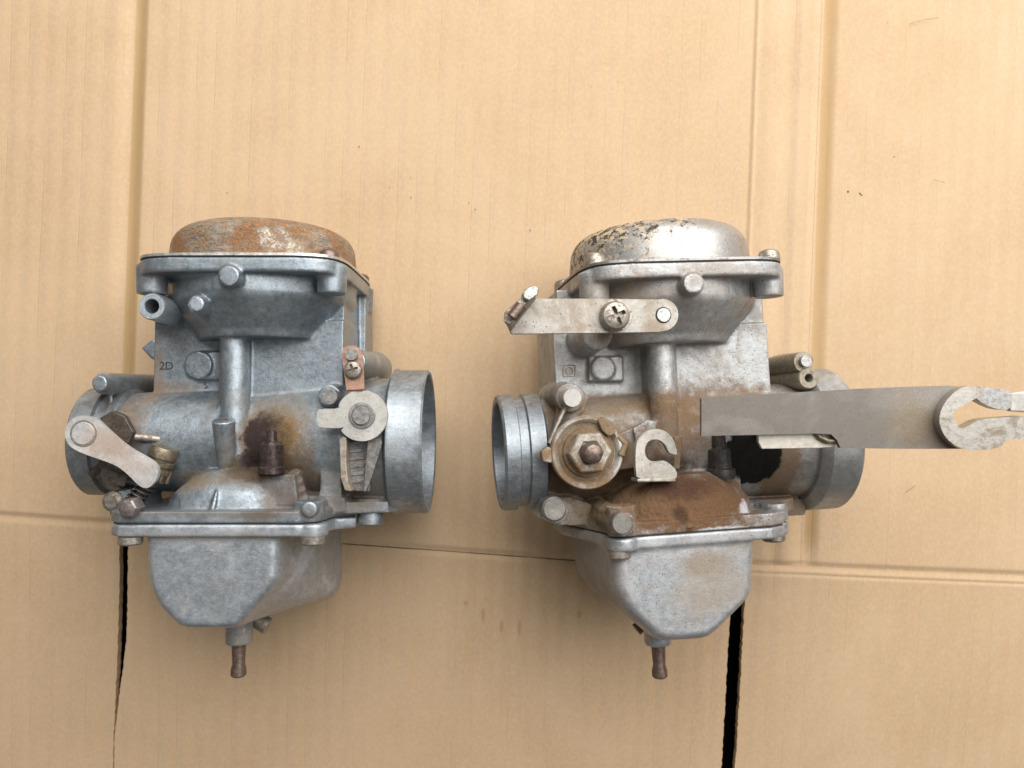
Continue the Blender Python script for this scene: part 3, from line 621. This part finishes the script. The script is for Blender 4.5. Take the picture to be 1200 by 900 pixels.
# ================================================================== right carburetor
Rr = Frame((55, -7.5, 5), -2.5, 8, 2.5); Q = Rr.P
carbR = Rr.root('carburetor', 'right carburetor caked in brown dirt with long flat steel arm and chrome cover', 'carburetor', 'old carburetors lying on cardboard')
DRT = (.22, .125, .06)
ZR = cast_metal('right_zinc', (.28, .29, .295), (.44, .455, .46), .68, .29, .5, .9, .35, (.24, .18, .11), wear=True, coat=.35, dirt=.35, blobs=[
    (Q(790, 590, 66), (31, 12, 22), (.165, .085, .038), .97, .25, .62), (Q(700, 545, 56), (24, 16, 22), (.17, .105, .052), .88, .4, .8), (Q(792, 505, 58), (13, 14, 16), (.155, .09, .046), .85, .55, 1.2), (Q(650, 520, 50), (5, 20, 24), (.13, .085, .045), .8, .4, .7),
    (Q(715, 474, 52), (25, 4.5, 20), (.22, .145, .075), .75), (Q(850, 472, 54), (27, 7, 16), (.17, .105, .056), .85, .55, 1.2),
    (Q(908, 545, 52), (9, 15, 20), (.16, .095, .045), .85, .3, .9), (Q(930, 590, 45), (14, 6, 20), (.20, .13, .07), .8),
    (Q(700, 610, 60), (12, 9, 20), (.20, .14, .08), .75), (Q(745, 632, 76), (14, 1.6, 5), (.22, .14, .07), .7, .4, .9), (Q(890, 615, 70), (8, 3, 8), (.19, .11, .05), .7, .4, .8), (Q(720, 350, 60), (14, 8, 16), (.25, .18, .11), .5, .5, .9), (Q(720, 400, 62), (10, 5, 14), (.24, .17, .1), .6), (Q(865, 598, 66), (3.2, 4.2, 6), (.62, .62, .66), .95, .2, .5), (Q(845, 622, 76), (10, 1.4, 4), (.62, .62, .66), .9, .25, .7),
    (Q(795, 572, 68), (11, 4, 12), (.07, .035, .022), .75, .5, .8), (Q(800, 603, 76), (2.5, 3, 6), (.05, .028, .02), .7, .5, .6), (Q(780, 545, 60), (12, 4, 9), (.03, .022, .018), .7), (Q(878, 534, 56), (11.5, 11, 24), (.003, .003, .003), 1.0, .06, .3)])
ZRB = cast_metal('right_bowl_zinc', (.30, .325, .35), (.44, .465, .49), .68, .29, .5, .8, .35, (.26, .21, .15), wear=True, coat=.35, grain=.8, scratch=.3, dirt=.22, blobs=[
    (Q(825, 660, 74), (10, 4.5, 8), (.23, .17, .11), .65), (Q(832, 690, 74), (13, 8, 8), (.27, .21, .14), .5), (Q(690, 660, 40), (8, 18, 30), (.26, .19, .12), .55)])
b = MB(); RB = (-54, 6, 53, -17.5, -19); body_common(Rr, b, RB, Q(650, 430, 43.5).x, Q(781, 430, 57).x, Q(783, 520, 62).x, Q(898, 440, 46).x, 22.6)
Rr.post(b, 813, 332, 80, 52, 3.5); Rr.post(b, 813, 332, 77, 50, 3.9)
b.prism(Rr.pts([(690, 418), (730, 418), (730, 447), (690, 447)], 45.5), -8); Rr.post(b, 707, 432, 46.8, 30, 4.6, seg=48)
Rr.post(b, 700, 392, 66, 30, 5.5, 7)
for p in (((668, 466), 60, 30, 5.2, 7),): Rr.post(b, *p[0], *p[1:])
b.hull([p for z in (50, 57) for p in Rr.pts([(655, 466), (660, 455), (678, 452), (690, 466), (684, 482), (652, 512), (645, 512)], z)])
Rr.post(b, 690, 530, 61, 20, 10.5, 14, 48); Rr.post(b, 772, 532, 62, 25, 6.5, 9)
b.hull([p for z in (48, 64) for p in Rr.pts([(716, 512), (744, 500), (752, 548), (718, 552)], z)])
b.hull([p for z in (50, 66) for p in Rr.pts([(742, 502), (758, 492), (770, 494), (768, 510), (744, 516)], z)])
mound(b, -3.5, 28, -44, -27.5, 74, 18, .42, 1.2)
b.prism(Rr.pts([(818, 556), (868, 556), (870, 595), (818, 595)], 62), -30)
b.hull([Q(x, y, z) for x, y, z in ((804, 620, 78), (812, 619, 78), (806, 596, 73), (812, 595, 73), (804, 620, 64), (812, 600, 62))])
RFL = [(-43, 16), (-43.5, 34), (-40, 46), (-33, 72), (-29, 76.5), (22, 76.5), (28, 73.5), (30, 66), (34, 52), (33, 10), (28, 6), (-38, 6)]
b.prism_y(RFL, -46.4, -42); b.prism_y([(24, 62), (34, 60), (44, 50), (46, 42), (36, 36), (24, 36)], -45, -40.5)
Rr.post(b, 730, 614, 80.5, 44, 4.3, 5.8, 8); a = Q(730, 640, 74); b.cyl((a.x, -46, 74), (a.x, -36, 74), 5.0)
Rr.post(b, 907, 606, 70, 40, 3.2); a = Q(908, 615, 64); b.cyl((a.x, -46, 64), (a.x, -40, 64), 4.8)
Rr.post(b, 651, 598, 60, 30, 4.6, 5.4); b.prism(Rr.pts([(634, 584), (668, 582), (690, 590), (690, 616), (656, 616), (630, 606)], 54), -16)
b.prism(Rr.pts([(890, 585), (948, 585), (944, 604), (890, 606)], 44), -20)
for pp in ((942, 424), (946, 443)): Rr.post(b, *pp, 34, 12, 4.1, 4.9)
b.box((30, -10, 10), (52, 4, 32))
me = cast(b, 'body_casting'); c = Q(785, 592, 66)/1000                       # caked earth on the ledge: lumpy, with a crumbly edge
nrm = [v.normal.copy() for v in me.vertices]
for v, vn in zip(me.vertices, nrm):
    d = v.co - c; q = (d.x/.029)**2 + (d.y/.0085)**2 + (d.z/.022)**2
    if q < 1.3:
        p = v.co*1000; k = 1-smooth(.6, 1.3, q)
        h = .25*noise.noise(p*.3) + .30*noise.noise(p*.85) + .34*noise.noise(p*1.7 + Vector((9, 3, 1)))
        v.co += vn*(h*k*.8/1000)
link('body_casting', me, ZR, carbR, 0, 0)
cover(carbR, flaking_chrome(Rr), DARKSTEEL, h=17, r=35)
fr = [Q(x, y, 72) for x, y in ((884, 622), (885, 640), (882, 692), (876, 704), (838, 742), (828, 749), (818, 751), (776, 753), (766, 750), (735, 722), (724, 706), (717, 690), (712, 622))]
fr = [(p.x, p.y) for p in fr]
bk = [(26.5, fr[0][1]), (26.8, -60), (26.5, -72), (24, -76.5), (18, -78.5), (8, -80), (-1, -80), (-12, -80), (-22, -79), (-29, -76), (-34, -70), (-35.5, -62), (-36, fr[12][1])]
m = bowl_mesh(fr, bk, 75.5, 12, -47.5, 'float_bowl'); m.prism_y(RFL, -50.8, -46.7)
a = Q(730, 650, 74); m.cyl((a.x, -51.2, 74), (a.x, -46.6, 74), 5.0); a = Q(908, 625, 64); m.cyl((a.x, -51.2, 64), (a.x, -46.6, 64), 4.8)
a = Q(771, 752, 46); dx = a.x; m.cyl((dx, -70, 46), (dx, -92, 46), 5.6, 5.0)
link('float_bowl', cast(m, 'float_bowl', .5, 14), ZRB, carbR, 0, 0)
g = MB(); g.prism_y(scale_xz(RFL, .985), -46.7, -45.9); link('gasket', g, BLACK, carbR)
m = MB(); m.lathe((dx, -90.6, 46), (0, -1, 0), [(0, 2.6), (1.6, 2.7), (9, 2.3), (11, 2.9), (13, 2.9), (13.6, 2.3), (13.6, .9), (9, .9)], 32); link('drain_nipple', m, BROWN, carbR, 0, 35)
m = MB(); c = Q(745, 739, 36); m.cyl(c + Vector((4, 3, 0)), c + Vector((.2, .3, .2)), 2.4); link('drain_screw', m, BROWN, carbR, .4)
for px, z in ((726, 74), (908, 64)):
    a = Q(px, 652, z); m = MB(); m.lathe((a.x, -51, z), (0, -1, 0), [(0, 4.1), (2.1, 4.1), (2.7, 3.6), (2.7, .2)], 32); link('bowl_screw', m, DULL, carbR, 0, 35)
ring('inlet_flange', 52.5, 65.5, -19, 28, 26.2, cast_metal('right_ring', (.31, .32, .325), (.43, .44, .445), .75, .36, .55, .5, .35, grain=.5), carbR)
ring('outlet_spigot', -52, -67, -17.5, 21.8, 18.8, RINGM, carbR, grooves=((5.5, 9.5, 1.3),), lip=.3)
for x, z in ((-32.5, 65), (33, 65), (33, 13), (-33, 13)):
    m = MB(); m.lathe((x, YF+1.2, z), (0, 1, 0), [(0, 3.9), (2.6, 3.9), (4.0, 3.2), (4.6, 1.8), (4.7, .1)], 32); link('cover_screw', m, DULL, carbR, 0, 35)
a = Q(845, 561, 60); m = MB(); m.lathe((a.x, a.y, 60), (0, 1, 0), [(0, 5.0), (2.0, 5.4), (3.4, 5.2), (4.0, 4.1), (10.5, 4.1), (11.4, 2.6), (16, 2.4), (16.6, 1.8), (16.6, .1)], 40); link('fuel_nozzle', m, metal('sooty_brass', (.075, .065, .06), .4, .55, .5, (.015, .013, .012), .6, .5), carbR, 0, 35)
# link plate over the hopper, with its screw, stud and bent fork
m = MB(); pl = [(600, 391), (594, 378), (592, 370), (612, 353), (632, 350), (700, 350), (772, 351)] + circle2(776, 369, 19, -85, 85, 12) + [(772, 389), (700, 390), (608, 391)]
m.prism(Rr.pts(pl, 82), -2.4); lk = link('link_plate', m, PALE, carbR, .4)
pan_screw(Q(723, 369, 86.4), 5.0, 4.2, DULL, lk, 'link_screw')
m = MB(); a = Q(723, 369, 82.6); m.lathe((a.x, a.y, 81.9), (0, 0, 1), [(0, 5.4), (.5, 5.4), (.5, 2)], 36); link('washer', m, DULL, lk, .1)
m = MB(); a = Q(778, 369, 82.6); m.cyl((a.x, a.y, 76), a, 2.3); link('stud', m, STEEL, lk, .3)
m = MB(); m.lathe((a.x, a.y, 81.85), (0, 0, 1), [(0, 2.35), (0, 2.75), (.25, 2.75), (.25, 2.35)], 32, closed=True); link('stud_ring', m, BLACK, lk)
m = MB(); m.hull(Rr.pts([(590, 376), (591, 366), (612, 348), (620, 340), (623, 346), (604, 362), (598, 380)], 88) + Rr.pts([(592, 378), (593, 370), (612, 353), (630, 351), (600, 390)], 79.8)); link('fork', m, DULL, lk, .4)
m = MB(); m.prism(Rr.pts([(613, 343), (618, 337), (627, 334), (632, 338), (630, 346), (620, 353), (614, 350)], 90), -5); link('fork_tip', m, STEEL, lk, .5)
m = MB(); m.tube([Q(600, 372, 91), Q(611, 358, 91)], 1.9); link('fork_pin', m, BROWN, lk)
m = MB(); a = Q(723, 369, 80); m.cyl((a.x, a.y, 48), a, 4.2); link('link_post', m, ZR, lk)
# throttle shaft: dished disc, hexagon nut, shaft end
OLDZ = cast_metal('old_bolt', (.17, .16, .145), (.27, .26, .245), .7, .4, .6, .6, .5, (.2, .14, .09), grain=.7)
DIRTY = cast_metal('dirty_plate', (.38, .36, .32), (.54, .52, .47), .6, .4, .6, .8, .75, (.17, .11, .06), dirt=.95, dirt_col=(.20, .125, .065))
CAKED = cast_metal('caked_disc', (.15, .105, .06), (.25, .18, .11), .25, .6, .85, .7, .6, (.15, .09, .045), grain=1.6)
a = Q(688, 530, 66); m = MB(); m.lathe((a.x, a.y, 62), (0, 0, 1), [(0, 9), (0, 12.6), (4.4, 12.9), (5.0, 12.5), (5.0, 11.6), (4.4, 10.9), (3.0, 10.2), (2.8, .2)], 64); dsc = link('throttle_disc', m, DIRTY, carbR, 0, 35)
m = MB(); m.lathe((a.x, a.y, 64.7), (0, 0, 1), [(0, 10.3), (.45, 10.0), (.7, 8.5), (.7, .2)], 48); link('disc_dirt', m, CAKED, dsc, 0, 35)
m = MB(); m.lathe((a.x, a.y, 65.2), (0, 0, 1), [(0, 8.6), (1.3, 8.5), (1.4, 3)], 40); link('washer', m, CAKED, dsc, .15)
m = MB(); m.lathe((a.x, a.y, 66.4), (0, 0, 1), [(0, 7.7), (4.2, 7.7), (5.0, 7.0), (5.0, 4.6), (4.2, 4.0), (4.2, .2)], 6); link('shaft_nut', m, DIRTY, dsc, .3, 20)
m = MB(); m.lathe((a.x, a.y, 66), (0, 0, 1), [(0, 3.8), (8.2, 3.8), (9.6, 3.3), (10.4, 2.0), (10.5, .2)], 8); link('shaft_end', m, BROWN, dsc, .5)
m = MB(); m.prism(Rr.pts([(634, 529), (642, 523), (650, 527), (652, 538), (646, 543), (636, 541)], 66.5), -4); link('disc_lug', m, DIRTY, dsc, .6)
m = MB(); m.prism(Rr.pts([(700, 492), (708, 488), (720, 496), (722, 508), (714, 512), (706, 505)], 68), -5); link('disc_lug', m, CAKED, dsc, .6)
m = MB(); m.tube([Q(724, 512, 66), Q(733, 520, 66.5), Q(728, 534, 67)], 1.3, 10); link('spring_end', m, CAKED, dsc)
m = MB(); a = Q(671, 466, 67); m.cyl((a.x, a.y, 56), a, 3.2); link('stop_pin', m, GREENGREY, carbR, .3)
m = MB(); m.tube([Q(664, 474, 60), Q(652, 500, 60.5), Q(644, 520, 61)], 1.0, 10); link('return_spring', m, DULL, carbR)
m = MB(); a = Q(650, 597, 62); m.lathe((a.x, a.y, 55), (0, 0, 1), [(0, 4.5), (6.3, 4.4), (7.0, 3.7), (7.0, 2.2), (6.6, .1)], 32); link('side_screw', m, OLDZ, carbR, 0, 35)
m = MB(); a = Q(730, 614, 83); m.lathe((a.x, a.y, 78), (0, 0, 1), [(0, 3.6), (4.0, 3.5), (4.4, 3.2), (4.4, .1)], 32); link('bolt_end', m, OLDZ, carbR, 0, 35)
# cable clamp
cc = [(795, 605), (785, 500), (790, 400), (810, 365), (845, 338), (890, 325), (935, 333), (970, 358), (990, 390), (1002, 430), (1007, 465), (980, 458), (960, 450), (945, 410), (915, 385), (880, 380), (850, 395), (835, 430), (838, 470), (860, 495), (900, 500), (930, 493), (955, 500), (1008, 548), (1000, 598)]
m = MB(); m.prism(Rr.pts(rounded([(570+x/4.5, 430+y/4.5) for x, y in cc], 1), 73), -2.6); cp = link('cable_clamp', m, cast_metal('clamp_plate', (.33, .31, .27), (.48, .46, .42), .65, .4, .6, .7, .5, (.22, .15, .08), grain=.8), carbR, .22)
m = MB(); m.prism(Rr.pts([(747, 561), (792, 560), (792, 564.5), (747, 565)], 73.2), -8); link('clamp_foot', m, DIRTY, cp, .4)
m = MB(); m.prism(Rr.pts([(790, 512), (800, 510), (797, 550), (789, 550)], 62), -6); link('clamp_back', m, CAKED, cp, .5)
# tubes beside the inlet flange
OL = metal('dirty_tube', (.30, .27, .21), .5, .6, .3, (.15, .11, .07), .6, .5)
m = MB(); a = Q(945, 423, 58.5); m.cyl((a.x, a.y, 50), a, 2.1); link('tube_pin', m, STEEL, carbR, .3)
m = MB(); a = Q(942, 424, 56.4); m.cyl((a.x, a.y, 24), a, 3.9, None, 36); link('plugged_tube', m, OL, carbR, .4)
m = MB(); a = Q(948, 443, 57); m.lathe((a.x, a.y, 18), (0, 0, 1), [(0, 4.1), (38.6, 4.1), (39, 3.8), (39, 1.7), (38.6, 1.5), (20, 1.4), (20, .1)], 40); link('open_tube', m, OL, carbR, 0, 35)
# long flat steel arm that stands above the bore
W_ = Rr.PW
def wprism(mb, pts, z, t): return mb.loft([[W_(x, y, z) + Rr.RT @ Vector((0, 0, -t)) for x, y in pts], [W_(x, y, z) for x, y in pts]])
pw = lambda x, y: Rr.PW(x, y, 96)
ARM = cast_metal('grey_arm', (.165, .152, .134), (.185, .17, .15), .5, .42, .52, .35, .12, (.14, .11, .08), grain=.15, blobs=[(pw(1072, 466), (11, 6, 6), (.36, .34, .31), .5, .8, .7), (pw(1092, 505), (9, 6, 6), (.12, .09, .06), .6, .6, .8), (pw(1066, 490), (7, 8, 6), (.24, .18, .11), .5, .7, .8)])
m = MB(); wprism(m, [(822, 467), (900, 462), (1000, 456), (1070, 453), (1112, 452), (1128, 453), (1112, 465), (1101, 484), (1103, 503), (1114, 518), (1127, 526), (1060, 526), (985, 525), (981, 516), (974, 509), (955, 508), (890, 509.5), (822, 511)], 96, 2.2)
arm = link('flat_arm', m, ARM, carbR, .3)
m = MB(); wprism(m, rounded([(1154, 454), (1140, 452), (1126, 454), (1112, 465), (1103, 479), (1100, 494), (1106, 510), (1116, 520), (1130, 527), (1150, 528), (1175, 524), (1176, 516), (1212, 513), (1212, 487), (1180, 489), (1150, 491), (1138, 497), (1126, 504), (1120, 496), (1115, 484), (1130, 474), (1145, 466), (1153, 463)]), 100, 5)
link('claw', m, CLAW, arm, .5, 50)
m = MB(); wprism(m, rounded([(1142, 465), (1152, 454), (1168, 455), (1184, 459), (1187, 466), (1184, 481), (1168, 480), (1151, 473)], 1), 99, 4); link('claw_finger', m, STEEL, arm, 1.4, 60)
m = MB(); wprism(m, [(1184, 460), (1212, 458), (1212, 484), (1184, 482)], 98, 2.5); link('claw_tab', m, GREENGREY, arm, .5)
m = MB(); wprism(m, [(888, 500), (986, 500), (984, 518), (976, 524), (960, 525), (893, 526), (889, 518)], 93.4, 2.0); st = link('lower_strip', m, cast_metal('strip_zinc', (.50, .47, .41), (.62, .59, .52), .6, .4, .6, .4, .3, grain=.6), arm, .5)
m = MB(); m.tube([W_(955, 505, 94), W_(960, 512, 94.3), W_(970, 517, 94.5), (W_(982, 516, 94))], .9, 10); link('strip_curl', m, BRASS, arm)
m = MB(); a = W_(905, 485, 94); m.cyl((a.x, a.y, 48), a, 5.0); a2 = W_(930, 510, 86); m.cyl((a2.x, a2.y+2, 55), (a2.x, a2.y+2, a2.z+5), 2.5); link('arm_post', m, DARKSTEEL, arm)
m = MB(); s = MB()
stampf = [(660, 428), (674, 428), (674, 441), (660, 441)]
for i in range(4):
    a, c = Q(*stampf[i], 43.6), Q(*stampf[(i+1) % 4], 43.6); m.tube([a, c], .18, 6)
a = Q(667, 434.5, 43.6); m.tube([a + Vector((1.3*cos(i*pi/8), 1.3*sin(i*pi/8), 0)) for i in range(17)], .16, 6); link('stamped_mark', m, DARKSTEEL, carbR)
